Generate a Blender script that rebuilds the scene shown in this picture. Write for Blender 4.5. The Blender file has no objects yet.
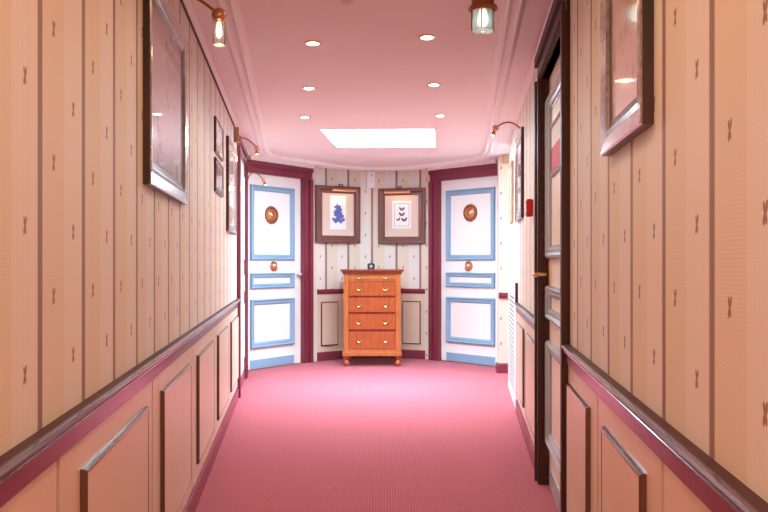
import bpy, bmesh, math, random
from math import sin, cos, pi, sqrt
from mathutils import Vector
random.seed(7)
S = bpy.context.scene
COL = S.collection
F = 780.0; CX = 384.0; CY = 262.0; EYE = 1.08     # focal length in pixels, vanishing level, eye height

# ------------------------------------------------------------------ materials
class G:
    """tiny expression builder for shader nodes"""
    def __init__(s, name):
        s.m = bpy.data.materials.new(name); s.m.use_nodes = True
        s.t = s.m.node_tree; s.t.nodes.clear()
        s.out = s.t.nodes.new('ShaderNodeOutputMaterial')
        s.b = s.t.nodes.new('ShaderNodeBsdfPrincipled')
        s.t.links.new(s.b.outputs[0], s.out.inputs[0])
    def n(s, k, **kw):
        x = s.t.nodes.new(k)
        for a, v in kw.items(): setattr(x, a, v)
        return x
    def put(s, sock, v):
        if isinstance(v, bpy.types.NodeSocket): s.t.links.new(v, sock)
        else: sock.default_value = v
    def op(s, o, a, b=0.0, c=0.0):
        x = s.n('ShaderNodeMath', operation=o)
        s.put(x.inputs[0], a); s.put(x.inputs[1], b)
        if o in ('COMPARE', 'SMOOTH_MIN', 'SMOOTH_MAX', 'WRAP', 'MULTIPLY_ADD'): s.put(x.inputs[2], c)
        return x.outputs[0]
    def mix(s, f, a, b):
        x = s.n('ShaderNodeMix', data_type='RGBA')
        s.put(x.inputs[0], f)
        for i, v in ((6, a), (7, b)):
            s.put(x.inputs[i], v if isinstance(v, bpy.types.NodeSocket) else (*v, 1))
        return x.outputs[2]
    def noise(s, vec, scale, detail=3, rough=.5):
        x = s.n('ShaderNodeTexNoise'); s.put(x.inputs['Vector'], vec)
        x.inputs['Scale'].default_value = scale; x.inputs['Detail'].default_value = detail
        x.inputs['Roughness'].default_value = rough
        return x.outputs[0]
    def obj(s): return s.n('ShaderNodeTexCoord').outputs['Object']
    def scaled(s, vec, sc):
        x = s.n('ShaderNodeMapping'); s.put(x.inputs[0], vec); x.inputs['Scale'].default_value = sc
        return x.outputs[0]
    def ramp(s, f, lo, hi):
        x = s.n('ShaderNodeMapRange'); s.put(x.inputs[0], f)
        x.inputs[1].default_value = lo; x.inputs[2].default_value = hi
        return x.outputs[0]
    def bump(s, h, strength=.2, dist=.002):
        x = s.n('ShaderNodeBump'); x.inputs['Strength'].default_value = strength
        x.inputs['Distance'].default_value = dist; s.put(x.inputs['Height'], h)
        s.t.links.new(x.outputs[0], s.b.inputs['Normal'])
    def set(s, col=None, rough=.5, metal=0., spec=.5, **kw):
        if col is not None: s.put(s.b.inputs['Base Color'], col if isinstance(col, bpy.types.NodeSocket) else (*col, 1))
        s.put(s.b.inputs['Roughness'], rough); s.b.inputs['Metallic'].default_value = metal
        s.b.inputs['Specular IOR Level'].default_value = spec
        for k, v in kw.items(): s.put(s.b.inputs[k.replace('_', ' ')], v)
        return s.m

def plain(name, col, rough=.5, metal=0., var=.08, nscale=25, bump=0, spec=.5, **kw):
    g = G(name); n = g.noise(g.obj(), nscale)
    c = g.mix(n, tuple(x*(1-var) for x in col), tuple(min(1, x*(1+var)) for x in col))
    if bump: g.bump(n, bump)
    return g.set(c, rough, metal, spec, **kw)

def wallpaper():
    g = G('striped_wallpaper')
    uv = g.n('ShaderNodeTexCoord').outputs['UV']
    sp = g.n('ShaderNodeSeparateXYZ'); g.put(sp.inputs[0], uv)
    u, v = sp.outputs[0], sp.outputs[1]
    P = .284
    m = g.op('FLOORED_MODULO', u, P)
    # dark stripe centred on zero
    dd = g.op('MINIMUM', m, g.op('SUBTRACT', P, m))
    dark = g.op('LESS_THAN', dd, .0120)
    edge = g.op('LESS_THAN', g.op('ABSOLUTE', g.op('SUBTRACT', dd, .0142)), .0024)
    light = g.op('GREATER_THAN', m, .146)
    fine = g.op('MULTIPLY_ADD', g.op('SINE', g.op('MULTIPLY', u, 2*pi/.0058)), .5, .5)
    weave = g.op('MULTIPLY', g.op('MULTIPLY_ADD', g.op('SINE', g.op('MULTIPLY', u, 2*pi/.004)), .5, .5),
                 g.op('MULTIPLY_ADD', g.op('SINE', g.op('MULTIPLY', v, 2*pi/.006)), .5, .5))
    lightc = g.mix(fine, (.70, .62, .56), (.85, .79, .74))
    tanc = g.mix(weave, (.72, .615, .50), (.81, .70, .58))
    c = g.mix(light, tanc, lightc)
    c = g.mix(g.op('MULTIPLY', edge, .5), c, (.62, .46, .38))
    c = g.mix(g.op('MULTIPLY', dark, .86), c, (.22, .11, .105))
    # little brown bees: two staggered columns in each repeat
    def ell(x, y, cx, cy, a, b, rot):
        X = g.op('SUBTRACT', x, cx); Y = g.op('SUBTRACT', y, cy)
        xr = g.op('ADD', g.op('MULTIPLY', X, cos(rot)), g.op('MULTIPLY', Y, sin(rot)))
        yr = g.op('SUBTRACT', g.op('MULTIPLY', Y, cos(rot)), g.op('MULTIPLY', X, sin(rot)))
        q = g.op('ADD', g.op('POWER', g.op('MULTIPLY', xr, 1/a), 2), g.op('POWER', g.op('MULTIPLY', yr, 1/b), 2))
        return g.op('LESS_THAN', q, 1)
    mask = None
    for uc, vc in ((.078, 1.505), (.207, 1.383)):
        x = g.op('SUBTRACT', m, uc)
        y = g.op('SUBTRACT', g.op('FLOORED_MODULO', g.op('SUBTRACT', v, vc-.122), .244), .122)
        for e in ((-.0034, .0080, .0037, .0078, .25), (.0046, .0082, .0041, .0088, -.3), (-.0034, -.0076, .0041, .0080, -.25),
                  (.0032, -.0068, .0035, .0072, .25), (0, 0, .0035, .006, 0)):
            k = ell(x, y, *e)
            mask = k if mask is None else g.op('MAXIMUM', mask, k)
    c = g.mix(g.op('MULTIPLY', mask, .86), c, (.27, .10, .06))
    g.bump(g.op('ADD', weave, fine), .12, .001)
    return g.set(c, .62, 0, .3)

def carpet():
    g = G('red_carpet'); o = g.obj()
    sp = g.n('ShaderNodeSeparateXYZ'); g.put(sp.inputs[0], o)
    a = g.op('ADD', sp.outputs[0], sp.outputs[1]); b = g.op('SUBTRACT', sp.outputs[0], sp.outputs[1])
    k = 2*pi/.026
    w = g.op('MULTIPLY', g.op('SINE', g.op('MULTIPLY', a, k)), g.op('SINE', g.op('MULTIPLY', b, k)))
    w = g.ramp(w, -.25, .35)
    big = g.noise(o, 3.2, 4, .6); fuzz = g.noise(o, 420, 2)
    c = g.mix(w, (.21, .020, .034), (.54, .092, .120))
    c = g.mix(g.op('MULTIPLY', g.ramp(big, .4, .65), .30), c, (.30, .035, .07))
    c = g.mix(g.op('MULTIPLY', fuzz, .22), c, (.70, .23, .31))
    g.bump(g.op('ADD', w, fuzz), .35, .003)
    return g.set(c, .92, 0, .15, Sheen_Weight=.3, Sheen_Roughness=.5, Sheen_Tint=(1, .8, .85, 1))

def wood(name, c1, c2, rough=.35, sc=(14, 14, 1.6), coat=.2):
    g = G(name); v = g.scaled(g.obj(), sc)
    n1 = g.noise(v, 3.2, 5, .6); n2 = g.noise(v, 12, 3, .6)
    f = g.ramp(g.op('ADD', g.op('MULTIPLY', n1, .7), g.op('MULTIPLY', n2, .3)), .32, .68)
    g.bump(n2, .05, .001)
    return g.set(g.mix(f, c1, c2), rough, 0, .5, Coat_Weight=coat, Coat_Roughness=.15)

def hammered(name, c1, c2, rough, sc):
    g = G(name); o = g.obj(); n = g.noise(o, sc, 4, .7)
    g.bump(n, .22, .002)
    return g.set(g.mix(g.ramp(n, .35, .65), c1, c2), rough, .9, .5)

def emit(name, col, st):
    g = G(name); e = g.n('ShaderNodeEmission'); e.inputs[0].default_value = (*col, 1); e.inputs[1].default_value = st
    g.t.links.new(e.outputs[0], g.out.inputs[0]); return g.m

def print_mat(name, base, ink, scale, amount, lo=.5, hi=.62, rough=.06):
    g = G(name); o = g.obj(); n = g.noise(o, scale, 6, .65); n2 = g.noise(o, scale*.3, 2)
    f = g.op('MULTIPLY', g.ramp(g.op('MULTIPLY', n, g.op('ADD', n2, .5)), lo, hi), amount)
    return g.set(g.mix(f, base, ink), .5, 0, .5, Coat_Weight=1., Coat_Roughness=rough, Coat_IOR=1.9)

M = dict(
    paper=wallpaper(), carpet=carpet(),
    panel=plain('beige_painted_panelling', (.75, .58, .45), .38, var=.06, nscale=9),
    maroon=plain('maroon_gloss_paint', (.205, .030, .054), .26, var=.12, nscale=6),
    rail=plain('maroon_brown_varnish', (.085, .016, .022), .16, var=.15, nscale=8, Coat_Weight=.6, Coat_Roughness=.12),
    darkwood=wood('dark_brown_casing', (.040, .009, .008), (.070, .017, .013), .5, coat=0),
    groove=plain('groove_shade_brown', (.05, .025, .016), .8),  # dark tone stands for the shade inside the dado grooves
    ceil=plain('pale_pink_ceiling', (.87, .785, .755), .6, var=.02, nscale=3),
    cornice=plain('pinkish_white_plaster', (.90, .86, .86), .5, var=.02),
    white=plain('door_white_paint', (.82, .80, .77), .4, var=.02),
    warmlitdoor=plain('warm_lit_door_tone', (.84, .72, .58), .4, var=.02),  # door white with the warm lamplight put into its colour
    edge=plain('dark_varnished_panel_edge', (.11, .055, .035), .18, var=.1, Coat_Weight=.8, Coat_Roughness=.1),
    ledge=plain('dark_ledge_varnish', (.075, .022, .022), .5, spec=.3),
    blue=plain('sky_blue_gloss_paint', (.23, .38, .53), .3, var=.06, nscale=10),
    greyblue=plain('grey_blue_gloss_paint', (.40, .44, .50), .25, var=.08),
    plastic=plain('white_plastic', (.72, .72, .72), .35, var=.01),
    grey=plain('grey_plastic', (.25, .25, .27), .4),
    red=plain('red_plastic', (.60, .03, .03), .6, var=.03, spec=.2),
    black=plain('black_plastic', (.015, .015, .02), .3),
    copper=plain('polished_copper', (.62, .30, .17), .28, .9, var=.2, nscale=60),
    copperdark=plain('aged_copper', (.36, .14, .06), .35, .8, var=.3, nscale=70),
    brass=plain('warm_brass', (.75, .50, .22), .25, .9, var=.1, nscale=60),
    steel=plain('brushed_steel', (.6, .6, .6), .3, .9),
    bronze=plain('brown_bronze', (.16, .075, .045), .35, .6),
    cherry=wood('orange_cherry_wood', (.31, .085, .024), (.47, .15, .044), .3),
    cherryred=wood('red_cherry_drawer_wood', (.25, .042, .013), (.42, .098, .028), .3),
    cherrydark=wood('dark_red_top_wood', (.18, .035, .022), (.30, .065, .035), .25),
    blockwood=wood('honey_wood', (.36, .19, .09), (.50, .29, .15), .4),
    frame=wood('reddish_brown_frame_wood', (.12, .036, .028), (.20, .068, .052), .35, coat=.05),
    side=wood('dark_frame_side_wood', (.022, .010, .008), (.06, .025, .018), .3),
    thin=wood('thin_dark_frame_wood', (.08, .03, .02), (.18, .08, .06), .3),
    tanframe=wood('tan_frame_wood', (.50, .30, .16), (.62, .40, .24), .4),
    silver=hammered('hammered_silver_leaf', (.36, .32, .33), (.66, .62, .63), .2, 60),
    mat=plain('cream_mount_board', (.68, .56, .47), .7, var=.02),
    mat2=plain('peach_mount_board', (.70, .54, .46), .7, var=.02),
    sheet=plain('white_paper', (.86, .86, .86), .7, var=.01),
    ink=plain('cobalt_blue_ink', (.10, .13, .42), .7, var=.5, nscale=120),
    wing=plain('black_butterfly_ink', (.02, .02, .03), .7, var=.4, nscale=150),
    printa=print_mat('rosy_engraving_under_glass', (.64, .45, .38), (.34, .17, .15), 14, .75),
    printd=print_mat('dim_engraving_under_glass', (.26, .15, .14), (.12, .07, .07), 7, .5, rough=.03),
    printb=print_mat('pale_engraving_under_glass', (.70, .55, .50), (.45, .30, .28), 8, .5),
    printc=print_mat('busy_sepia_print', (.74, .62, .56), (.22, .11, .12), 26, .9, .42, .56),
    lamp=emit('warm_white_lamp_glow', (1, .86, .66), 26),
    bulb=emit('warm_bulb_glow', (1, .74, .40), 16),
    sky=emit('overcast_sky_pane', (.66, .87, 1.0), 38),
    daylight=emit('guessed_window_daylight', (.70, .87, 1.0), 10),
    strip=emit('strip_bulb_glow', (1, .84, .58), 2.6),
    lampdim=emit('soft_white_lamp_glow', (.9, 1, .95), 9),
    frosted=None,
)
def glass():
    g = G('clear_lamp_glass')
    return g.set((.95, .99, .97), .08, 0, .5, Transmission_Weight=.92, IOR=1.35)
M['glass'] = glass()
def frosted():
    g = G('ribbed_lantern_glass'); n = g.noise(g.scaled(g.obj(), (60, 60, 25)), 3, 3, .6)
    g.bump(n, .4, .004)
    return g.set(g.mix(n, (.62, .80, .74), (1, 1, 1)), .12, 0, .6, Transmission_Weight=.45, IOR=1.4)
M['frosted'] = frosted()

# ------------------------------------------------------------------ mesh helpers
class Fr:
    """local frame: u runs left to right when facing the surface, w out of it, z up"""
    def __init__(s, o, a, n=None):
        s.o = Vector((o[0], o[1], o[2] if len(o) > 2 else 0)); s.a = Vector((a[0], a[1], 0)).normalized()
        s.n = Vector((s.a.y, -s.a.x, 0)) if n is None else Vector(n)
        s.k = Vector((0, 0, 1))
    def p(s, u, w, z): return s.o + s.a*u + s.n*w + s.k*z
    def at(s, u, w=0, z=0): return Fr(s.p(u, w, z), s.a)
WORLD = Fr((0, 0, 0), (1, 0), (0, 1, 0))

class MB:
    def __init__(s): s.v = []; s.f = []
    def add(s, vs, fs):
        o = len(s.v); s.v += [Vector(x) for x in vs]; s.f += [tuple(i+o for i in f) for f in fs]; return s
    def box(s, fr, u0, u1, w0, w1, z0, z1):
        vs = [fr.p(u, w, z) for z in (z0, z1) for (u, w) in ((u0, w0), (u1, w0), (u1, w1), (u0, w1))]
        return s.add(vs, [(0, 3, 2, 1), (4, 5, 6, 7), (0, 1, 5, 4), (1, 2, 6, 5), (2, 3, 7, 6), (3, 0, 4, 7)])
    def ring(s, fr, u0, u1, z0, z1, prof, cap=False):
        """mitred rectangular moulding; prof = (inset, height) pairs from outside in"""
        vs = []; fs = []
        for d, w in prof:
            vs += [fr.p(u0+d, w, z0+d), fr.p(u1-d, w, z0+d), fr.p(u1-d, w, z1-d), fr.p(u0+d, w, z1-d)]
        for i in range(len(prof)-1):
            for j in range(4):
                k = (j+1) % 4; fs.append((4*i+j, 4*i+k, 4*i+4+k, 4*i+4+j))
        if cap: L = 4*(len(prof)-1); fs.append((L, L+1, L+2, L+3))
        return s.add(vs, fs)
    def lathe(s, o, axis, prof, n=20):
        """prof = (radius, height along axis)"""
        ax = Vector(axis).normalized(); t = Vector((0, 0, 1)) if abs(ax.z) < .9 else Vector((1, 0, 0))
        e1 = ax.cross(t).normalized(); e2 = ax.cross(e1); o = Vector(o); vs = []; fs = []
        for r, h in prof:
            for i in range(n):
                q = 2*pi*i/n; vs.append(o+ax*h+(e1*cos(q)+e2*sin(q))*r)
        for i in range(len(prof)-1):
            for j in range(n):
                k = (j+1) % n; fs.append((i*n+j, i*n+k, (i+1)*n+k, (i+1)*n+j))
        fs.append(tuple(range(n))[::-1]); L = (len(prof)-1)*n; fs.append(tuple(range(L, L+n)))
        return s.add(vs, fs)
    def tube(s, pts, r, n=8):
        pts = [Vector(p) for p in pts]; vs = []; fs = []; m = len(pts)
        for i, p in enumerate(pts):
            d = (pts[min(i+1, m-1)]-pts[max(i-1, 0)]).normalized()
            t = Vector((0, 0, 1)) if abs(d.z) < .95 else Vector((1, 0, 0))
            if i == 0: e1 = d.cross(t).normalized()
            else: e1 = (e1-d*e1.dot(d)).normalized()
            e2 = d.cross(e1); rr = r[i] if isinstance(r, (list, tuple)) else r
            for j in range(n):
                q = 2*pi*j/n; vs.append(p+(e1*cos(q)+e2*sin(q))*rr)
        for i in range(m-1):
            for j in range(n):
                k = (j+1) % n; fs.append((i*n+j, i*n+k, (i+1)*n+k, (i+1)*n+j))
        fs.append(tuple(range(n))[::-1]); fs.append(tuple(range((m-1)*n, m*n)))
        return s.add(vs, fs)
    def prism(s, fr, poly, w0, w1):
        """polygon in (u,z), extruded along w"""
        n = len(poly); vs = [fr.p(u, w, z) for w in (w0, w1) for u, z in poly]
        fs = [tuple(range(n)), tuple(range(n, 2*n))[::-1]]+[(i, (i+1) % n, n+(i+1) % n, n+i) for i in range(n)]
        return s.add(vs, fs)
    def sweep(s, path, prof, closed_prof=True):
        """profile (w,z) carried along a plan path, room on the right of the path"""
        P = [Vector((x, y, 0)) for x, y in path]; vs = []; fs = []; k = len(prof); m = len(P)
        for i, p in enumerate(P):
            d1 = (P[i]-P[i-1]).normalized() if i else (P[1]-P[0]).normalized()
            d2 = (P[i+1]-P[i]).normalized() if i < m-1 else d1
            n1 = Vector((d1.y, -d1.x, 0)); n2 = Vector((d2.y, -d2.x, 0))
            b = (n1+n2).normalized(); sc = min(1/max(b.dot(n1), .3), 2.5)
            for w, z in prof: vs.append(p+b*w*sc+Vector((0, 0, z)))
        for i in range(m-1):
            for j in range(k if closed_prof else k-1):
                q = (j+1) % k; fs.append((i*k+j, i*k+q, (i+1)*k+q, (i+1)*k+j))
        if closed_prof: fs += [tuple(range(k))[::-1], tuple(range((m-1)*k, m*k))]
        return s.add(vs, fs)
    def build(s, name, mat, parent=None, smooth=False, bevel=0, origin=None):
        bpy.context.view_layer.update()
        me = bpy.data.meshes.new(name)
        o0 = Vector(origin) if origin is not None else sum(s.v, Vector())/len(s.v)
        if parent is not None and origin is None: o0 = Vector(parent.matrix_world.translation)
        me.from_pydata([v-o0 for v in s.v], [], s.f)
        bm = bmesh.new(); bm.from_mesh(me); bmesh.ops.recalc_face_normals(bm, faces=bm.faces)
        if bevel:
            es = [e for e in bm.edges if len(e.link_faces) == 2 and e.calc_face_angle(0) > .6]
            bmesh.ops.bevel(bm, geom=es, offset=bevel, segments=2, affect='EDGES', clamp_overlap=True)
        bm.to_mesh(me); bm.free()
        if smooth: me.polygons.foreach_set('use_smooth', [True]*len(me.polygons)); me.set_sharp_from_angle(angle=.7)
        me.materials.append(M[mat])
        o = bpy.data.objects.new(name, me); COL.objects.link(o)
        if parent is not None:
            o.parent = parent; o.location = o0-Vector(parent.matrix_world.translation)
        else: o.location = o0
        return o

def tag(o, label, cat, group=None):
    o['label'] = label; o['category'] = cat
    if group: o['group'] = group
    return o
def struct(o, label=None):
    o['kind'] = 'structure'
    if label: o['label'] = label
    return o
def empty(name, loc):
    o = bpy.data.objects.new(name, None); o.empty_display_size = .1; COL.objects.link(o)
    o.location = loc; o.matrix_world.translation = Vector(loc); bpy.context.view_layer.update(); return o
def thing(name, loc, label, cat, group=None): return tag(empty(name, loc), label, cat, group)

def uvwall(name, pts, us, z0, z1, mat='paper', thick=.09, parent=None):
    """a wall slab following plan points left to right (room on the right of the path), wallpaper in metres"""
    P = [Vector((x, y, 0)) for x, y in pts]; m = len(P); N = []
    for i in range(m):
        d1 = (P[i]-P[i-1]).normalized() if i else (P[1]-P[0]).normalized()
        d2 = (P[i+1]-P[i]).normalized() if i < m-1 else d1
        b = (Vector((d1.y, -d1.x, 0))+Vector((d2.y, -d2.x, 0))).normalized(); N.append(b)
    vs = []; uv = []
    for i in range(m):
        for w in (0, -thick):
            for z in (z0, z1):
                q = P[i]+N[i]*w; vs.append((q.x, q.y, z)); uv.append((us[i], z))
    fs = []
    for i in range(m-1):
        a = 4*i; b = 4*i+4
        fs += [(a, b, b+1, a+1), (a+2, a+3, b+3, b+2), (a+1, b+1, b+3, a+3), (a, a+2, b+2, b)]
    fs += [(0, 1, 3, 2), (4*m-4, 4*m-2, 4*m-1, 4*m-3)]
    me = bpy.data.meshes.new(name); me.from_pydata(vs, [], fs)
    l = me.uv_layers.new(name='UVMap')
    for lp in me.loops: l.data[lp.index].uv = uv[lp.vertex_index]
    bm = bmesh.new(); bm.from_mesh(me); bmesh.ops.recalc_face_normals(bm, faces=bm.faces); bm.to_mesh(me); bm.free()
    me.materials.append(M[mat]); o = bpy.data.objects.new(name, me); COL.objects.link(o)
    if parent is not None: o.parent = parent
    return o

# ------------------------------------------------------------------ plan of the corridor
KL, KR = .1188, .1077
def XL(Y): return -.434-KL*Y
def XR(Y): return .36+KR*Y
def YB(X): return 8.8-.57*X*X
sL, sR = sqrt(1+KL*KL), sqrt(1+KR*KR)
def FL(Y): return Fr((XL(Y), Y), (-KL, 1))          # frame on the left wall, u grows with Y
def FRt(Y): return Fr((XR(Y), Y), (-KR, -1))        # frame on the right wall, u grows towards the camera
ZC = 2.125                                           # ceiling
Y0 = .8                                              # the passage opens into a lobby behind this
uL = lambda Y: (Y-1.347)*sL*.284/.2835
uR = lambda Y: (1.151-Y)*sR
LDOOR = (6.30, 7.18); LEND = 7.55
RDOOR = (2.85, 3.78); REND = 6.80

# floor and ceiling
bm = MB(); bm.box(WORLD, -1.9, 2.45, -2.9, 9.1, -.08, 0); struct(bm.build('floor', 'carpet'), 'red patterned fitted carpet')
sk = [(-.515, 6.16), (.41, 6.14), (.482, 7.10), (-.44, 7.14)]
bm = MB(); T = ZC+.10
outer = [(-1.9, -2.9), (2.45, -2.9), (2.45, 9.1), (-1.9, 9.1)]
for z in (ZC, T): bm.v += [Vector((*p, z)) for p in outer+sk]
for i in range(4):
    j = (i+1) % 4
    bm.f += [(i, j, 4+j, 4+i), (8+i, 12+i, 12+j, 8+j), (i, 8+i, 8+j, j), (4+i, 4+j, 12+j, 12+i)]
struct(bm.build('ceiling', 'ceil'), 'pink painted ceiling')
# skylight
w1 = struct(empty('window_1', (0, 6.63, ZC)), 'bright skylight let into the far ceiling')
bm = MB(); bm.add([(x, y, ZC+z) for z in (.025, .035) for x, y in sk], [(0, 1, 2, 3), (4, 7, 6, 5)]+[(i, (i+1) % 4, 4+(i+1) % 4, 4+i) for i in range(4)])
bm.build('pane', 'sky', w1)
bm = MB()
c = sum((Vector((*p, 0)) for p in sk), Vector())/4
inn = [Vector((*p, 0)) + (c-Vector((*p, 0))).normalized()*.02 for p in sk]
vs = [(p[0], p[1], ZC+z) for z in (.001, .024) for p in sk]+[(p.x, p.y, ZC+z) for z in (.001, .024) for p in inn]
fs = []
for i in range(4):
    j = (i+1) % 4; fs += [(i, j, 8+j, 8+i), (4+i, 12+i, 12+j, 4+j), (8+i, 8+j, 12+j, 12+i)]
bm.add(vs, fs); bm.build('window_frame', 'plastic', w1)

# left wall: split round its side door
struct(uvwall('wall_left', [(XL(Y0), Y0), (XL(LDOOR[0]), LDOOR[0])], [uL(Y0), uL(LDOOR[0])], 0, ZC), 'left wall in striped wallpaper')
struct(uvwall('wall_left_over_door', [(XL(LDOOR[0]), LDOOR[0]), (XL(LDOOR[1]), LDOOR[1])], [uL(LDOOR[0]), uL(LDOOR[1])], 1.97, ZC))
struct(uvwall('wall_left_end', [(XL(LDOOR[1]), LDOOR[1]), (XL(LEND), LEND)], [uL(LDOOR[1]), uL(LEND)], 0, ZC))
# right wall
struct(uvwall('wall_right', [(XR(RDOOR[0]), RDOOR[0]), (XR(Y0), Y0)], [uR(RDOOR[0]), uR(Y0)], 0, ZC), 'right wall in striped wallpaper')
struct(uvwall('wall_right_over_door', [(XR(RDOOR[1]), RDOOR[1]), (XR(RDOOR[0]), RDOOR[0])], [uR(RDOOR[1]), uR(RDOOR[0])], 1.97, ZC))
struct(uvwall('wall_right_far', [(XR(REND), REND), (XR(RDOOR[1]), RDOOR[1])], [uR(REND), uR(RDOOR[1])], 0, ZC))
# the return by the right-hand door and the recess behind the right wall's end
STX, STY = 1.115, 7.59
struct(uvwall('wall_right_return', [(1.15, 7.90), (STX, STY), (2.3, STY)], [-.31, .055, 1.24], 0, ZC, thick=.05))
struct(uvwall('wall_right_recess', [(2.3, STY), (2.3, REND-.1)], [0, .9], 0, ZC))
w2 = struct(empty('guessed_window_2', (2.29, 7.15, 1.45)), 'unseen window guessed in the side recess by the radiator cover')  # guessed, out of view; adds cool light at the far end
fwin = Fr((2.3, 7.16), (0, -1))
MB().box(fwin, -.36, .36, .004, .012, .85, 2.0).build('pane', 'daylight', w2)
m = MB().ring(fwin, -.40, .40, .81, 2.04, [(0, 0), (0, .03), (.04, .03), (.05, .012)])
m.box(fwin, -.012, .012, .012, .028, .85, 2.0).box(fwin, -.36, .36, .012, .026, 1.41, 1.44)
m.build('window_frame', 'plastic', w2)
struct(uvwall('wall_right_recess_near', [(2.3, REND-.06), (1.18, REND-.06)], [0, 1.1], 0, ZC, thick=.05))
# far wall, gently bowed
xs = [-.775+(.505+.775)*i/28 for i in range(29)]
arc = [(x, YB(x)) for x in xs]
us = [0]
for i in range(1, 29): us.append(us[-1]+sqrt((arc[i][0]-arc[i-1][0])**2+(arc[i][1]-arc[i-1][1])**2))
ustripe = us[min(range(29), key=lambda i: abs(xs[i]+.146))]
us = [(q-ustripe)*.284/.277 for q in us]
struct(uvwall('wall_back', arc, us, 0, ZC), 'far wall in pale striped wallpaper')
# walls behind the two angled doors
DL = Fr((-.893, 8.34), (.60, .80)); DR = Fr((.630, 8.55), (.702, -.712))
# DL: u = 0 at its right edge (leaf u -0.80..0);  DR: u = 0 at its left edge (leaf u 0..0.80)
def wallbehind(name, fr, u0, u1):
    a = fr.p(u0, -.055, 0); b = fr.p(u1, -.055, 0)
    struct(uvwall(name, [(a.x, a.y), (b.x, b.y)], [0.05, .05+u1-u0], 0, ZC, thick=.06))
wallbehind('wall_door_left', DL, -.95, .14); wallbehind('wall_door_right', DR, -.14, .92)
# lobby round the camera
LB = -2.8
struct(uvwall('wall_lobby_left', [(-1.6, LB), (-1.6, Y0)], [0, Y0-LB], 0, ZC))
struct(uvwall('wall_lobby_front_left', [(-1.6, Y0), (XL(Y0)-.09, Y0)], [0, 1.1], 0, ZC))
struct(uvwall('wall_lobby_front_right', [(XR(Y0)+.09, Y0), (1.6, Y0)], [0, 1.1], 0, ZC))
struct(uvwall('wall_lobby_right', [(1.6, Y0), (1.6, LB)], [0, Y0-LB], 0, ZC))
struct(uvwall('wall_lobby_back', [(1.6, LB), (-1.6, LB)], [0, 3.2], 0, ZC))

# ------------------------------------------------------------------ trim: baseboards, dado rails, cornice
BASE = [(0, 0), (.018, 0), (.018, .075), (.012, .088), (.006, .095), (0, .095)]
def base(name, path): struct(MB().sweep(path, BASE).build(name, 'maroon', smooth=True))
RL = [(0, .766), (.020, .766), (.026, .768), (.027, .772), (.023, .775), (.029, .778), (.031, .783), (.028, .788), (.022, .789), (0, .789)]
RF = [(0, .722), (.011, .722), (.015, .727), (.015, .7655), (0, .7655)]
trimn = [0]
def trim(mb, mat, label=None, **kw):
    trimn[0] += 1; return struct(mb.build('trim_%d' % trimn[0], mat, **kw), label)
pl = lambda Y: (XL(Y), Y); pr = lambda Y: (XR(Y), Y)
LC = .10   # casing width
lseg = [pl(Y0), pl(LDOOR[0]-LC)]; lend = [pl(LDOOR[1]+LC), pl(LEND)]
rnear = [pr(RDOOR[0]-LC), pr(Y0)]; rfar = [pr(5.62), pr(RDOOR[1]+LC)]
base('baseboard_left', lseg); base('baseboard_left_end', lend)
base('baseboard_right', rnear); base('baseboard_right_far', [pr(5.62), pr(RDOOR[1]+LC)])
base('baseboard_back', [p for p in arc[1:-1]])
base('baseboard_right_return', [(STX+.002, STY+.1), (STX, STY), (1.6, STY)])
for p, lb in ((lseg, 'maroon dado rail along the left wall'), (rnear, 'maroon dado rail along the near right wall'), (rfar, 'maroon dado rail on the right wall past the side door')):
    trim(MB().sweep(p, RL), 'rail', lb, smooth=True)
    trim(MB().sweep(p, RF), 'maroon'); trim(MB().sweep(p, [(0, .7892), (0, .7905), (.021, .7905), (.022, .7892)]), 'ledge')
RLB = [(0, .728), (.016, .730), (.024, .745), (.026, .765), (.018, .78), (0, .782)]
trim(MB().sweep(arc[1:-1], RLB), 'maroon', 'maroon dado rail on the far wall', smooth=True)
trim(MB().sweep([(STX, STY), (1.6, STY)], RLB), 'maroon', smooth=True)
# dado panelling: painted skin, groove strips darkened as shade and raised panels
def dado(path_fr, u0, u1, grooves, panels, lb=None):
    """path_fr: frame with u along wall"""
    cuts = sorted([u0]+[g for g in grooves if u0 < g < u1]+[u1])
    m = MB()
    for i, (a, b) in enumerate(zip(cuts[:-1], cuts[1:])):
        m.box(path_fr, a+(.009 if i else 0), b-(.009 if i < len(cuts)-2 else 0), .0, .006, .09, .724)
    trim(m, 'panel', lb)
    m = MB()
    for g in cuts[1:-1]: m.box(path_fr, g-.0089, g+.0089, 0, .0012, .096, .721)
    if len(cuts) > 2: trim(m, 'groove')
    for a, b in panels:
        pn = trim(MB().ring(path_fr, a, b, .17, .657, [(.001, .006), (.001, .0175), (.010, .0185), (.014, .0175)], cap=True), 'panel')
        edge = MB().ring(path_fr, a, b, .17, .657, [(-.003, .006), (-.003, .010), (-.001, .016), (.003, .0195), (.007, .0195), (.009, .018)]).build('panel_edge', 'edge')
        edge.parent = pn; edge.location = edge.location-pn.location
fL = FL(0); fR = FRt(0)
gl = [1.431+.968*i for i in range(-1, 5)]
dado(fL, Y0*sL, (LDOOR[0]-LC)*sL, [g*sL for g in gl], [((g+.145)*sL, min((g+.968-.135), 6.1)*sL) for g in gl if g > .7 or True][0:0]+[((g+.15)*sL, (g+.84)*sL) for g in gl[1:]]+[(.85, 1.29)], 'beige painted dado panelling of the left wall')
gr = [.709, 1.418, 2.127]
dado(fR, -(RDOOR[0]-LC)*sR, -Y0*sR, [-g*sR for g in gr], [(-(g+.58)*sR, -(g+.13)*sR) for g in gr], 'beige painted dado panelling of the near right wall')
dado(fR, -5.62*sR, -(RDOOR[1]+LC)*sR, [-4.76*sR], [(-5.5*sR, -4.88*sR), (-4.64*sR, -4.0*sR)], 'beige painted dado panelling past the right side door')
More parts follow.
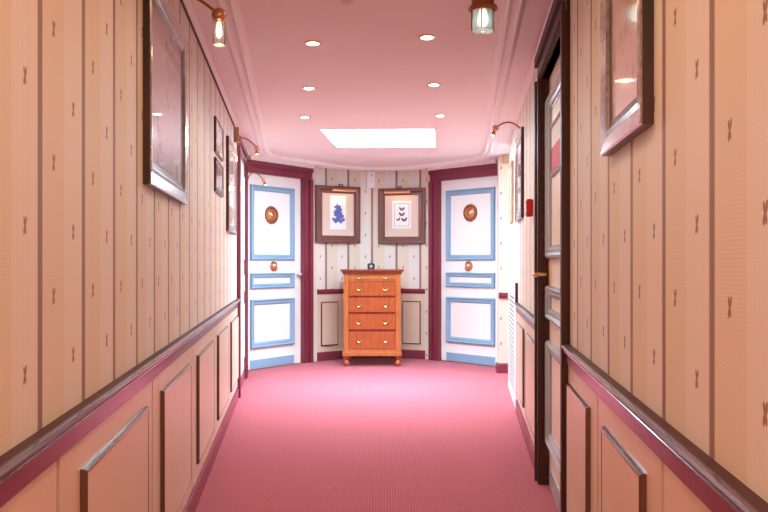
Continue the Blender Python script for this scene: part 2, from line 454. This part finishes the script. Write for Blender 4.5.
# far wall dado: curved skin and two raised panels
trim(MB().sweep(arc[1:-1], [(0, .09), (.005, .09), (.005, .73), (0, .73)]), 'panel')
def arcfr(X):
    d = Vector((1, -1.14*X)); return Fr((X, YB(X)), (d.x, d.y))
for px0, px1 in ((320.8, 338.8), (403, 420.8)):
    xm = ((px0+px1)/2-384)*.01118; hw = (px1-px0)/2*.01118*1.05
    pn = trim(MB().ring(arcfr(xm).at(0, .005), -hw, hw, .165, .64, [(.001, .004), (.001, .0165), (.012, .0175), (.016, .0165)], cap=True), 'panel')
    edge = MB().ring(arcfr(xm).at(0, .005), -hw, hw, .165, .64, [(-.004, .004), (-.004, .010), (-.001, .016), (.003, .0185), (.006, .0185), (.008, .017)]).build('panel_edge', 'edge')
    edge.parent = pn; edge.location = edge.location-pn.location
# thin dark bead at the top of the left wall and pale beads on the right
trim(MB().sweep([pl(Y0), pl(5.86)], [(0, 2.098), (.008, 2.098), (.008, 2.108), (0, 2.108)]), 'darkwood', 'thin dark bead along the top of the left wall')
wallpath = [pl(Y0), pl(7.25)] + [(-1.30, 7.56), (-1.20, 7.80), (-.98, 8.09), (-.76, 8.37), (-.70, 8.48)] + arc[4:-2:2] + [(.52, 8.54), (.74, 8.33), (.96, 8.11), (1.11, 7.86), (1.145, 7.58)] + [pr(7.25), pr(Y0)]
COR = [(.030, ZC), (.030, ZC-.003), (.128, ZC-.003), (.130, ZC-.010), (.138, ZC-.020), (.150, ZC-.026), (.160, ZC-.020), (.166, ZC-.009), (.178, ZC-.009), (.184, ZC-.020), (.194, ZC-.026), (.204, ZC-.020), (.208, ZC-.008), (.220, ZC-.005), (.222, ZC)]
trim(MB().sweep(wallpath, COR), 'cornice', 'moulded plaster band running round the ceiling', smooth=True)
COV = [(0, 2.109), (.006, 2.109), (.012, 2.114), (.022, 2.119), (.030, ZC), (0, ZC)]
trim(MB().sweep([pl(Y0), pl(LEND)], COV), 'cornice', smooth=True)
trim(MB().sweep([pr(REND), pr(Y0)], COV), 'cornice', smooth=True)
trim(MB().sweep(arc[1:-1], COV), 'cornice', smooth=True)

# ------------------------------------------------------------------ doors
MOULD = [(0, 0), (0, .014), (.004, .022), (.014, .027), (.022, .020), (.028, .014), (.040, .016), (.050, .012), (.054, .005), (.060, .004), (.060, 0)]
PANELS = [(1.096, 1.854), (.81, .968), (.213, .705)]
def casing(fr, u0, u1, ztop, width_l, width_r, w0, w1, mat, parent, reveal=True, wback=0.):
    """stepped architrave round an opening u0..u1"""
    def post(a, b, name='jamb'):
        m = MB(); d = b-a; st = min(.04, w1)
        m.box(fr, min(a, b), max(a, b), wback, w1-.6*st, 0, ztop)
        if abs(d) > .06:
            m.box(fr, min(a+d*.06, a+d*.42), max(a+d*.06, a+d*.42), wback, w1-.3*st, .0, ztop)
            m.box(fr, min(a+d*.62, b), max(a+d*.62, b), wback, w1, 0, ztop)
        m.build(name, mat, parent)
    post(u0, u0-width_l); post(u1, u1+width_r)
    m = MB(); h = .118; st = min(.04, w1)
    m.box(fr, u0-width_l, u1+width_r, wback, w1-.6*st, ztop, ztop+h)
    m.box(fr, u0-width_l*.42, u1+width_r*.42, wback, w1-.3*st, ztop+h*.06, ztop+h*.42)
    m.box(fr, u0-width_l, u1+width_r, wback, w1, ztop+h*.62, ztop+h)
    m.build('head', mat, parent)
def leaf_set(fr, u0, u1, wf, parent, leafmat, mouldmat, m0, m1, ztop, kick=None):
    MB().box(fr, u0, u1, wf-.04, wf, .006, ztop).build('leaf', leafmat, parent)
    for z0, z1 in PANELS:
        f2 = fr.at(0, wf); k = MOULD if z1-z0 > .2 else [(d*.85, w) for d, w in MOULD]
        MB().ring(f2, m0, m1, z0, z1, k).build('panel_moulding', mouldmat, parent)
    f2 = fr.at(0, wf)
    MB().box(f2, m0, m1, 0, .006, .012, .10).build('kick_plate', kick or mouldmat, parent)
def rosette(fr, u, z, r, wf, parent):
    o = fr.p(u, wf, z)
    rb = MB().lathe(o, fr.n, [(r, 0), (r, .006), (r*.93, .014), (r*.80, .016), (r*.74, .010), (r*.66, .011)], 32).build('rosette', 'copperdark', parent, smooth=True)
    m = MB().lathe(o+fr.n*.008, fr.n, [(r*.66, 0), (r*.64, .008), (r*.52, .012), (r*.46, .006), (r*.40, .006), (r*.34, .012), (r*.18, .018), (.004, .02)], 28)
    for i in range(12):
        q = 2*pi*i/12; c = o+fr.n*.016+(fr.a*cos(q)+fr.k*sin(q))*r*.86
        m.lathe(c, fr.n, [(r*.07, -.004), (r*.06, .002), (r*.02, .005)], 8)
    m.build('rosette_boss', 'copper', rb, smooth=True)
def knocker(fr, u, z, wf, parent):
    o = fr.p(u, wf, z)
    def S_(prof): return [(r*1.25, h) for r, h in prof]
    b = MB().lathe(o, fr.n, S_([(.042, 0), (.042, .005), (.036, .012), (.030, .022), (.020, .034), (.008, .042)]), 20)
    for s in (-1, 1):
        b.lathe(fr.p(u+s*.026, wf+.012, z+.026), fr.n, [(.012, -.01), (.012, .004), (.005, .012)], 10)
        b.lathe(fr.p(u+s*.012, wf+.034, z+.006), fr.n, [(.007, -.006), (.006, .003), (.002, .006)], 8)
    b = b.build('knocker_plate', 'copper', parent, smooth=True)
    pts = [fr.p(u+.026*cos(q), wf+.034, z-.018+.026*sin(q)) for q in [pi+pi*i/10 for i in range(11)]]
    MB().tube(pts, .0055, 8).build('knocker_ring', 'brass', b, smooth=True)

# left angled door (leaf u -0.80 .. 0)
d1 = struct(empty('door_1', DL.p(-.4, 0, 0)), 'white door with sky blue mouldings left of the chest')
leaf_set(DL, -.80, 0, 0, d1, 'white', 'blue', -.735, -.105, 1.965)
casing(DL, -.80, 0, 1.965, .045, .13, 0, .07, 'maroon', d1, wback=-.05)
rosette(DL, -.435, 1.56, .094, 0, d1); knocker(DL, -.405, 1.035, 0, d1)
m = MB().lathe(DL.p(-.045, 0, .945), DL.n, [(.018, 0), (.018, .006), (.009, .010), (.009, .03), (.020, .036), (.022, .046), (.012, .056)], 16); m.build('door_knob', 'steel', d1, smooth=True)
# right angled door (leaf u 0 .. 0.80)
d2 = struct(empty('door_2', DR.p(.4, 0, 0)), 'white door with sky blue mouldings right of the chest')
leaf_set(DR, 0, .80, 0, d2, 'white', 'blue', .075, .735, 1.965)
casing(DR, 0, .80, 1.965, .13, .012, 0, .07, 'maroon', d2, wback=-.05)
rosette(DR, .405, 1.60, .094, 0, d2); knocker(DR, .385, 1.035, 0, d2)
m = MB().lathe(DR.p(.77, 0, .02), DR.n, [(.014, 0), (.014, .03), (.018, .032), (.018, .05)], 12); m.build('door_stop', 'steel', d2, smooth=True)
trim(MB().box(DL, -.80, .13, -.05, .085, 2.086, ZC), 'cornice'); trim(MB().box(DR, -.13, .80, -.05, .085, 2.086, ZC), 'cornice')
# right side door, dark casing
d3 = struct(empty('door_3', FRt((RDOOR[0]+RDOOR[1])/2).p(0, 0, 0)), 'warm-lit cream side door in a dark brown casing on the right wall')
a, b = -RDOOR[1]*sR, -RDOOR[0]*sR
leaf_set(fR, a, b, -.034, d3, 'warmlitdoor', 'greyblue', a+.045, b-.045, 1.97)
casing(fR, a, b, 1.97, LC, LC, 0, .03, 'darkwood', d3, wback=-.062)
hd = MB().box(fR.at(0, -.034), a+.008, a+.036, 0, .006, .95, 1.12).build('handle_plate', 'brass', d3, bevel=.002)
hp = [fR.p(a+.022, -.016, 1.02), fR.p(a+.022, .026, 1.02), fR.p(a+.03, .040, 1.02), fR.p(a+.13, .044, 1.016)]
MB().tube(hp, [.011, .011, .012, .009], 10).build('lever', 'brass', hd, smooth=True)
f2 = fR.at(0, -.034)
nt = MB().ring(f2, a+.14, a+.58, 1.475, 1.71, [(0, 0), (0, .012), (.012, .014), (.014, .006)]).build('notice_frame', 'greyblue', d3)
MB().box(f2, a+.154, a+.566, 0, .006, 1.605, 1.696).build('notice_sheet', 'sheet', nt)
MB().box(f2, a+.154, a+.566, 0, .006, 1.489, 1.604).build('notice_red_band', 'red', nt)
# left side door, seen edge on
d4 = struct(empty('door_4', FL((LDOOR[0]+LDOOR[1])/2).p(0, 0, 0)), 'cream side door in a maroon casing at the far end of the left wall')
a, b = LDOOR[0]*sL, LDOOR[1]*sL
MB().box(fL, a, b, -.04, -.003, .006, 1.97).build('leaf', 'white', d4)
MB().box(fL, a+.005, b-.005, -.003, .008, .006, .095).build('kick_plate', 'maroon', d4)
f4 = fL.at(0, -.003)
for z0, z1 in PANELS: MB().ring(f4, a+.08, b-.08, z0, z1, [(d, w*.5) for d, w in MOULD]).build('panel_moulding', 'white', d4)
casing(fL, a, b, 1.97, LC, LC, 0, .03, 'maroon', d4, wback=-.062)

# ------------------------------------------------------------------ chest of drawers
CHX, CHY = -.122, 8.05
ch = thing('chest_of_drawers', (CHX, CHY+.2, 0), 'orange cherry wood chest of drawers standing against the far wall between two doors', 'chest of drawers')
fc = Fr((CHX, CHY), (1, 0)); W = .294
def cpart(name, mat, mb, par=ch, **kw): return mb.build(name, mat, par, **kw)
D = .42
m = MB().box(fc, -W, -W+.05, -D, 0, .15, .955).box(fc, W-.05, W, -D, 0, .15, .955).box(fc, -W+.05, W-.05, -D, -.06, .15, .955)
back = MB().box(fc, -W+.051, W-.051, -.058, -.012, .155, .95)
for z0, z1 in ((.15, .178), (.882, .894), (.944, .955)): m.box(fc, -W+.05, W-.05, -.05, -.001, z0, z1)
cpart('carcass', 'cherry', m)
cpart('drawer_recess', 'cherrydark', back)
cpart('plinth', 'cherry', MB().box(fc, -W-.012, W+.012, -D, .012, .108, .152), bevel=.005)
m = MB().sweep([(CHX+W+.002, CHY+D), (CHX+W+.002, CHY-.002), (CHX-W-.002, CHY-.002), (CHX-W-.002, CHY+D)], [(0, .952), (.006, .952), (.010, .962), (.020, .975), (.024, .984), (0, .984)][::-1])
m = MB(); 
for i, (e, z0, z1) in enumerate(((.006, .952, .962), (.012, .962, .972), (.020, .972, .984))): m.box(fc, -W-e, W+e, -D, e, z0, z1)
cpart('crown_moulding', 'cherrydark', m)
cpart('top', 'cherrydark', MB().box(fc, -W-.036, W+.036, -D-.01, .036, .984, 1.003), bevel=.004)
for sx in (-1, 1):
    for w in (-.035, -D+.04):
        cpart('foot', 'cherryred', MB().lathe(fc.p(sx*(W-.028), w, 0), (0, 0, 1), [(.022, 0), (.028, .008), (.034, .028), (.032, .048), (.022, .060), (.020, .068), (.030, .078), (.033, .092), (.033, .109)], 20), smooth=True)
def handle(fr, u, w, z, par, s=1.):
    m = MB().prism(fr, [(u-.040*s, z+.004), (u-.036*s, z+.014*s), (u-.02*s, z+.012*s), (u, z+.020*s), (u+.02*s, z+.012*s), (u+.036*s, z+.014*s), (u+.040*s, z+.004), (u+.022*s, z-.010*s), (u, z-.016*s), (u-.022*s, z-.010*s)], w, w+.003)
    h = m.build('handle', 'copperdark', par)
    pts = [fr.p(u+.026*s*cos(q), w+.012, z+.002-.018*s*sin(q)) for q in [pi*i/10 for i in range(11)]]
    MB().tube([fr.p(u+.026*s, w+.002, z+.002)]+pts+[fr.p(u-.026*s, w+.002, z+.002)], .0036, 8).build('bail', 'brass', h, smooth=True)
for z0, z1, mt in ((.895, .943, 'cherry'), (.728, .880, 'cherryred'), (.559, .710, 'cherryred'), (.380, .541, 'cherryred'), (.180, .360, 'cherryred')):
    dr = cpart('drawer', mt, MB().box(fc, -W+.054, W-.054, -.024, .004 if mt == 'cherry' else .002, z0+.003, z1-.003), bevel=.002)
    for u in (-.135, .135): handle(fc, u, .004, (z0+z1)/2, dr, .62 if mt == 'cherry' else 1.)
# little dark object on top
ox = Fr((-.136, 8.20), (1, 0))
t = thing('desk_clock', ox.p(0, 0, 1.003), 'small black cube clock with a pale face standing on the chest top', 'clock')
MB().box(ox, -.038, .038, -.06, 0, 1.006, 1.066).build('case', 'black', t, bevel=.006)
MB().lathe(ox.p(0, 0, 1.036), ox.n, [(.017, -.002), (.017, .003), (.013, .004)], 20).build('face', 'greyblue', t)
MB().box(ox, -.002, .002, .004, .006, 1.034, 1.050).build('hand', 'black', t)
MB().tube([ox.p(-.002, -.03, 1.06), ox.p(-.002, -.03, 1.085), ox.p(-.004, -.03, 1.098)], .0035, 8).build('aerial', 'black', t)
for s in (-1, 1): MB().box(ox, s*.028-.006, s*.028+.006, -.055, -.005, 1.003, 1.007).build('foot', 'black', t)

# ------------------------------------------------------------------ pictures
def picture(fr, u0, u1, z0, z1, fw, mats, label, group, depth=.03, name='framed_picture', content=None, inner=None):
    face, side, mat_ = mats
    t = thing(name, fr.p((u0+u1)/2, 0, z0), label, 'picture', group)
    MB().ring(fr, u0, u1, z0, z1, [(.0, .0), (0, depth-.006), (.001, depth-.004)]).build('frame_side', side, t)
    MB().ring(fr, u0, u1, z0, z1, [(.001, depth-.004), (.004, depth), (fw*.35, depth-.003), (fw*.7, depth-.007), (fw-.006, depth-.005), (fw, depth-.012), (fw, .006)]).build('frame_face', face, t)
    p = MB().box(fr, u0+fw-.002, u1-fw+.002, .002, .010, z0+fw-.002, z1-fw+.002).build('print', mat_, t)
    if inner:
        MB().ring(fr, u0+fw, u1-fw, z0+fw, z1-fw, [(0, depth-.0125), (.004, depth-.013), (.018, .0105)]).build('frame_slip', inner, t)
    return t, p
SIL = ('silver', 'side'); 
picture(fL, 2.28*sL, 3.10*sL, 1.308, 1.958, .058, ('silver', 'side', 'printd'), 'large picture in a silver and dark wood frame, nearest on the left wall', 'silver framed pictures', .024, inner='side')
picture(fL, 5.18*sL, 5.93*sL, 1.287, 1.92, .055, ('silver', 'side', 'printb'), 'silver framed picture on the left wall past the two small frames', 'silver framed pictures', .022, inner='side')
picture(fL, 4.37*sL, 4.83*sL, 1.70, 1.90, .02, ('thin', 'side', 'printc'), 'upper of two small dark framed prints on the left wall', 'small dark framed prints', .014)
picture(fL, 4.37*sL, 4.83*sL, 1.478, 1.669, .02, ('thin', 'side', 'printc'), 'lower of two small dark framed prints on the left wall', 'small dark framed prints', .014)
picture(fR, -1.97*sR, -1.51*sR, 1.347, 2.00, .058, ('silver', 'side', 'printa'), 'silver and dark wood framed picture hanging high on the near right wall', 'silver framed pictures', .026, inner='side')
picture(fR, -5.64*sR, -5.01*sR, 1.367, 1.95, .055, ('silver', 'side', 'printb'), 'dark edged silver framed picture under the copper arm lamp on the right wall', 'silver framed pictures', .022, inner='side')
picture(fR, -6.50*sR, -6.14*sR, 1.395, 1.88, .03, ('tanframe', 'tanframe', 'printb'), 'tan wood framed picture at the far end of the right wall', None, .02)
def bpic(px0, px1, z0, z1, sheetrect, label, kind):
    xm = ((px0+px1)/2-384)*.0111; fr = arcfr(xm).at(0, .036); hw = (px1-px0)/2*.0111; fw = .078
    t = thing('framed_picture', fr.p(0, 0, z0), label, 'picture', 'framed prints on the far wall')
    MB().ring(fr, -hw, hw, z0, z1, [(0, 0), (0, .03), (.006, .036), (.03, .034), (.05, .026), (fw-.006, .028), (fw, .022), (fw, .012)]).build('frame', 'frame', t)
    mt = MB().box(fr, -hw+fw-.003, hw-fw+.003, .004, .014, z0+fw-.003, z1-fw+.003).build('mount', 'mat' if kind == 0 else 'mat2', t)
    a, b, c, d = sheetrect
    sh = MB().box(fr, a, b, .014, .0152, c, d).build('sheet', 'sheet', mt)
    return t, fr, sh
tA, fA, shA = bpic(311.4, 360.8, 1.292, 1.915, (-.10, .10, 1.44, 1.81), 'framed blue plant drawing on the far wall, left of the white box', 0)
def blob(fr, sh, w):
    m = MB(); rnd = random.Random(3)
    def leafp(u, z, L, wd, ang):
        pts = []
        for q in (0, .25, .55, .8, 1): pts.append((q*L, wd*sin(pi*min(q*1.05, 1))))
        poly = pts+[(x, -y) for x, y in pts[::-1][1:-1]]
        m.prism(fr, [(u+x*cos(ang)-y*sin(ang), z+x*sin(ang)+y*cos(ang)) for x, y in poly], w, w+.0006+rnd.random()*.0006)
    for i in range(110):
        q = (i/109)**1.1; u = .002+rnd.uniform(-1, 1)*.056*(1-.75*q); z = 1.52+.165*q
        leafp(u, z, rnd.uniform(.028, .05), rnd.uniform(.009, .014), rnd.uniform(.2, 2.9))
    for a in (-.5, -.15, .3, pi+.1, pi+.5): leafp(.0, 1.535, .06, .012, a)
    m.build('blue_drawing', 'ink', sh)
blob(fA, shA, .0154)
tB, fB, shB = bpic(378.6, 427.2, 1.285, 1.905, (-.108, .108, 1.455, 1.765), 'framed sheet of four black butterflies on the far wall, right of the white box', 1)
bd = MB().ring(fB, -.086, .086, 1.48, 1.735, [(0, .0153), (0, .0158), (.005, .0158), (.005, .0153)]).build('border_line', 'grey', shB)
def butterfly(fr, u, z, s, tilt, par):
    m = MB(); R = lambda x, y: (u+s*(x*cos(tilt)-y*sin(tilt)), z+s*(x*sin(tilt)+y*cos(tilt)))
    for q in (-1, 1):
        m.prism(fr, [R(q*x, y) for x, y in ((.003, .002), (.016, .018), (.036, .022), (.034, .006), (.022, -.002))], .0154, .0162)
        m.prism(fr, [R(q*x, y) for x, y in ((.003, .000), (.020, -.003), (.024, -.012), (.014, -.022), (.004, -.012))], .0154, .0162)
    m.prism(fr, [R(x, y) for x, y in ((-.003, .012), (.003, .012), (.003, -.016), (-.003, -.016))], .0154, .0166)
    m.build('butterfly', 'wing', par)
for u, z, s, k in ((.002, 1.672, .92, 0), (.002, 1.612, 1.0, 0), (-.036, 1.556, .7, .5), (.030, 1.552, 1.0, .15)): butterfly(fB, u, z, s, k, shB)
# brass strip lights above the two prints
def striplight(fr, ztop, label, du):
    t = thing('picture_light', fr.p(0, .03, ztop), label, 'lamp', 'strip picture lights on the far wall')
    MB().tube([fr.p(0, .030, ztop+.002), fr.p(0, .05, ztop+.02), fr.p(du*.5, .09, ztop+.012), fr.p(du, .11, ztop-.03)], .006, 8).build('arm', 'bronze', t, smooth=True)
    m = MB(); n = 10; pts = []
    c = [(.022*cos(q), .022*sin(q)) for q in [-.45+(pi+.9)*i/n for i in range(n+1)]]
    vs = []; 
    for u in (du-.145, du+.145):
        for x, y in c: vs.append(fr.p(u, .112+x, ztop-.052+y))
    k = n+1; fs = [(i, i+1, k+i+1, k+i) for i in range(n)]+[tuple(range(k))[::-1], tuple(range(k, 2*k))]
    m.add(vs, fs); m.build('shade', 'copper', t, smooth=True)
    MB().tube([fr.p(du-.13, .112, ztop-.047), fr.p(du+.13, .112, ztop-.047)], .006, 8).build('tube_bulb', 'strip', t)
    L = bpy.data.lights.new('picture_strip_glow', 'AREA'); L.shape = 'RECTANGLE'; L.size = .26; L.size_y = .02; L.energy = .16; L.color = (1, .80, .45)
    o = bpy.data.objects.new('picture_strip_glow', L); COL.objects.link(o)
    o.location = fr.p(du, .112, ztop-.066); o.rotation_euler = Vector((-fr.n.x*.5, -fr.n.y*.5, -1)).to_track_quat('-Z', 'Y').to_euler()
striplight(fA, 1.915, 'copper strip light over the blue plant drawing', .02)
striplight(fB, 1.905, 'copper strip light over the butterfly print', -.03)

# ------------------------------------------------------------------ copper arm lamps on the side walls
def armlamp(fr, zb, hgt, reach, label, kind, ball=.022, drop=0., pw=1.15):
    t = thing('wall_lamp', fr.p(0, 0, zb), label, 'lamp', 'copper arm lamps')
    MB().lathe(fr.p(0, 0, zb), fr.n, [(.018, 0), (.018, .006), (.010, .012)], 16).build('wall_plate', 'copperdark', t, smooth=True)
    pts = []
    for i in range(13):
        q = i/12; pts.append(fr.p(0, .008+(reach-.008)*(q**pw), zb+hgt*sin(pi*min(q*.62, 1))/1.0 - drop*q*q))
    MB().tube(pts, .0052, 8).build('arm', 'copperdark', t, smooth=True)
    e = pts[-1]; b = ball
    prof = [(b*sin(pi*i/10)+.0005, -b*cos(pi*i/10)) for i in range(11)]
    MB().lathe(e, (0, 0, 1), prof, 18).build('ball', 'copper', t, smooth=True)
    if kind == 'glass':
        MB().lathe(e-Vector((0, 0, .100)), (0, 0, 1), [(.019, 0), (.0205, .002), (.0205, .084), (.0185, .084), (.0180, .004), (.001, .004)], 20).build('glass_shade', 'glass', t, smooth=True)
        MB().lathe(e-Vector((0, 0, .075)), (0, 0, 1), [(.002, 0), (.009, .008), (.011, .022), (.008, .04), (.006, .055)], 14).build('bulb', 'strip', t, smooth=True)
    else:
        d = (fr.n*.42+Vector((0, 0, -1))).normalized() if kind == 'hook' else Vector((0, 0, -1))
        MB().lathe(e, d, [(.010, .012), (.011, .03), (.017, .046), (.018, .05), (.014, .05), (.010, .034)], 14).build('shade', 'copperdark', t, smooth=True)
        MB().lathe(e, d, [(.003, .03), (.012, .040), (.012, .049), (.004, .053)], 12).build('bulb', 'bulb', t, smooth=True)
    L = bpy.data.lights.new('wall_lamp_glow', 'POINT'); L.energy = .5; L.color = (1, .72, .42); L.shadow_soft_size = .02
    o = bpy.data.objects.new('wall_lamp_glow', L); COL.objects.link(o); o.location = e+Vector((0, 0, -.085 if kind != 'glass' else -.115))
armlamp(FL(2.54), 1.965, .012, .195, 'copper ball lamp with a clear glass shade over the nearest left picture', 'glass', .024, .085, 1.)
armlamp(FL(6.16), 2.055, .03, .16, 'copper arm lamp glowing beside the maroon casing on the left wall', 'plain', .020, .10)
armlamp(FL(7.42), 1.79, .20, .165, 'copper swan-neck lamp in front of the left white door', 'hook', .016, .115, 1.7)
armlamp(FRt(5.20), 1.965, .075, .175, 'copper swan-neck lamp over the dark edged picture on the right wall', 'hook', .022, .06)

# ------------------------------------------------------------------ ceiling fittings
downs = [(-.339, 3.72, 'nearest downlight of the left row in the pink ceiling'), (-.45, 4.68, 'middle downlight of the left row in the pink ceiling'), (-.57, 5.62, 'farthest downlight of the left row, by the skylight'),
         (.200, 3.62, 'nearest downlight of the right row in the pink ceiling'), (.294, 4.59, 'middle downlight of the right row in the pink ceiling'), (.40, 5.56, 'farthest downlight of the right row, by the skylight')]
def spot(x, y, z, e, size=2.5, blend=.8, col=(1, .80, .58), r=.03, name='downlight_beam'):
    L = bpy.data.lights.new(name, 'SPOT'); L.energy = e; L.color = col; L.spot_size = size; L.spot_blend = blend; L.shadow_soft_size = r
    o = bpy.data.objects.new(name, L); COL.objects.link(o); o.location = (x, y, z); return o
for x, y, lb in downs:
    lb2 = ' '.join(lb.split())
    t = thing('downlight', (x, y, ZC), lb2, 'lamp', 'recessed ceiling downlights')
    MB().lathe((x, y, ZC), (0, 0, -1), [(.030, .000), (.042, .000), (.042, .003), (.036, .006), (.030, .005), (.029, .001)], 24).build('rim', 'brass', t, smooth=True)
    MB().lathe((x, y, ZC), (0, 0, -1), [(.029, .0005), (.027, .004), (.016, .008), (.002, .009)], 20).build('lens', 'lamp', t, smooth=True)
    spot(x, y, ZC-.04, 11, 2.75, .9, (1, .84, .66))
# glass lantern
lx, ly = .385, 3.04
t = thing('ceiling_lantern', (lx, ly, ZC), 'glass ceiling lantern with a brown base near the right wall', 'lamp')
MB().lathe((lx, ly, ZC), (0, 0, -1), [(.040, 0), (.040, .018), (.044, .022), (.044, .048), (.056, .052), (.058, .060), (.048, .068)], 24).build('base', 'copperdark', t, smooth=True)
MB().lathe((lx, ly, ZC-.064), (0, 0, -1), [(.042, 0), (.044, .004), (.044, .076), (.040, .082), (.010, .084), (.010, .080), (.038, .078), (.041, .074), (.041, .004)], 24).build('glass_body', 'frosted', t, smooth=True)
for i in range(6):
    q = i*pi/3+.3; MB().tube([(lx+.047*cos(q), ly+.047*sin(q), ZC-.06), (lx+.047*cos(q), ly+.047*sin(q), ZC-.148)], .0022, 6).build('cage_bar', 'bronze' if i % 2 else 'brass', t)
MB().lathe((lx, ly, ZC-.068), (0, 0, -1), [(.012, 0), (.014, .01), (.020, .03), (.020, .045), (.012, .058), (.002, .062)], 16).build('bulb', 'lampdim', t, smooth=True)
# smoke detector at the top edge of view
t = thing('smoke_detector', (-.143, 3.11, ZC), 'small white smoke detector on the ceiling at the top edge', 'smoke detector')
MB().lathe((-.143, 3.11, ZC), (0, 0, -1), [(.030, 0), (.030, .006), (.024, .012), (.020, .013)], 24).build('body', 'plastic', t, smooth=True)
MB().lathe((-.143, 3.11, ZC-.012), (0, 0, -1), [(.016, 0), (.016, .003), (.010, .008), (.002, .009)], 20).build('sensor_cap', 'cornice', t, smooth=True)

# ------------------------------------------------------------------ things on the walls
fb = arcfr(-.152)
t = thing('alarm_box', fb.p(0, 0, 1.91), 'white plastic alarm box on the far wall between the two prints', 'alarm')
MB().box(fb, -.045, .045, 0, .04, 1.91, 2.10).build('case', 'sheet', t, bevel=.008)
MB().lathe(fb.p(.008, .04, 2.05), fb.n, [(.010, -.002), (.010, .002), (.006, .004)], 14).build('sensor', 'grey', t)
MB().box(fb, -.03, .03, .039, .042, 1.925, 1.935).build('vent_slot', 'cornice', t)
fq = FRt(4.36)
t = thing('fire_call_point', fq.p(0, 0, 1.335), 'red fire alarm call point beside the dark side door casing', 'fire alarm')
MB().box(fq, -.045, .045, 0, .035, 1.335, 1.43).build('case', 'red', t, bevel=.005)
MB().box(fq, -.024, .024, .034, .037, 1.358, 1.402).build('glass_plate', 'plastic', t)
# honey wooden box at the end of the dark bead
fw_ = FL(5.9)
t = thing('wooden_block', fw_.p(0, 0, 1.99), 'honey brown wooden block at the top of the left wall, ending the dark bead', 'bracket')
MB().box(fw_, -.03, .03, 0, .038, 1.995, 2.098).build('body', 'blockwood', t, bevel=.003)
MB().box(fw_, -.034, .034, 0, .042, 1.985, 1.996).build('lower_lip', 'blockwood', t, bevel=.002)
# right hand counterpart on the return
fz = Fr((1.115, STY), (1, 0))
t = thing('wooden_pelmet', fz.p(.11, 0, 1.96), 'beige wooden pelmet at the top of the narrow wall beside the right white door', 'pelmet')
MB().box(fz, .045, .30, 0, .03, 2.05, 2.115).build('board', 'tanframe', t, bevel=.003)
MB().box(fz, .040, .305, 0, .036, 2.038, 2.051).build('lower_edge', 'tanframe', t, bevel=.002)
# louvred radiator cover at the far end of the right wall
fv = fR; a, b = -6.79*sR, -5.63*sR
t = thing('radiator_cover', fR.p((a+b)/2, 0, 0), 'white louvred radiator cover at the far end of the right wall', 'radiator cover')
m = MB().box(fR, a, b, 0, .012, 0, .045).box(fR, a, b, 0, .012, .835, .875).box(fR, a, a+.05, 0, .012, .045, .835).box(fR, b-.30, b, 0, .012, .045, .835)
m.build('casing', 'plastic', t)
MB().box(fR, a+.05, b-.30, .0005, .002, .045, .835).build('backing', 'black', t)
for i in range(22):
    z = .06+i*.0355
    m = MB(); u0, u1 = a+.05, b-.30
    m.add([fR.p(u, w, zz) for u in (u0, u1) for w, zz in ((.001, z+.013), (.003, z+.014), (.0045, z+.001), (.003, z))], [(0, 1, 2, 3), (4, 7, 6, 5), (0, 4, 5, 1), (1, 5, 6, 2), (2, 6, 7, 3), (3, 7, 4, 0)])
    m.build('louvre', 'plastic', t)
MB().box(fR, b, b+.014, 0, .02, .79, .93).build('end_post', 'darkwood', t)

# ------------------------------------------------------------------ light
def area(name, loc, target, sx, sy, e, col):
    L = bpy.data.lights.new(name, 'AREA'); L.shape = 'RECTANGLE'; L.size = sx; L.size_y = sy; L.energy = e; L.color = col
    o = bpy.data.objects.new(name, L); COL.objects.link(o); o.location = loc
    o.rotation_euler = (Vector(target)-Vector(loc)).to_track_quat('-Z', 'Y').to_euler(); return o
L_ = area('skylight_daylight', (-.016, 6.63, ZC+.018), (-.016, 6.63, 0), .86, .86, 55, (.70, .88, 1.0)); L_.data.spread = math.radians(95)
WARM = (1, .68, .42)
area('lobby_warm_fill', (0, -.9, 2.08), (0, -.9, 0), 1.6, 1.6, 40, WARM)  # unseen warm fill added to brighten the near walls
for x in (-1.1, 1.1):
    L = bpy.data.lights.new('lobby_point_fill', 'POINT'); L.energy = 26; L.color = (1, .66, .44); L.shadow_soft_size = .15
    o = bpy.data.objects.new('lobby_point_fill', L); COL.objects.link(o); o.location = (x, -1.2, 1.45)  # unseen point fills added to lift the near ceiling
for x, y in ((-.02, 1.15), (-.04, 1.95), (-.06, 2.75)): spot(x, y, ZC-.03, 14, 2.9, 1., WARM, .06, 'passage_fill_spot')  # extra spots added above the view to brighten the near passage
wd = bpy.data.worlds.new('world'); S.world = wd; wd.use_nodes = True
wd.node_tree.nodes['Background'].inputs[0].default_value = (.75, .85, 1, 1); wd.node_tree.nodes['Background'].inputs[1].default_value = .3

# ------------------------------------------------------------------ camera and view
cam = bpy.data.cameras.new('camera'); co = bpy.data.objects.new('camera', cam); COL.objects.link(co)
cam.sensor_width = 36; cam.lens = 36*F/768; cam.clip_start = .02
cam.shift_y = (CY-256)/768
co.location = (0, 0, EYE); co.rotation_euler = (pi/2, 0, 0); S.camera = co
S.view_settings.view_transform = 'Standard'; S.view_settings.look = 'None'
S.view_settings.exposure = 0.02; S.view_settings.gamma = 1; S.view_settings.use_curve_mapping = False
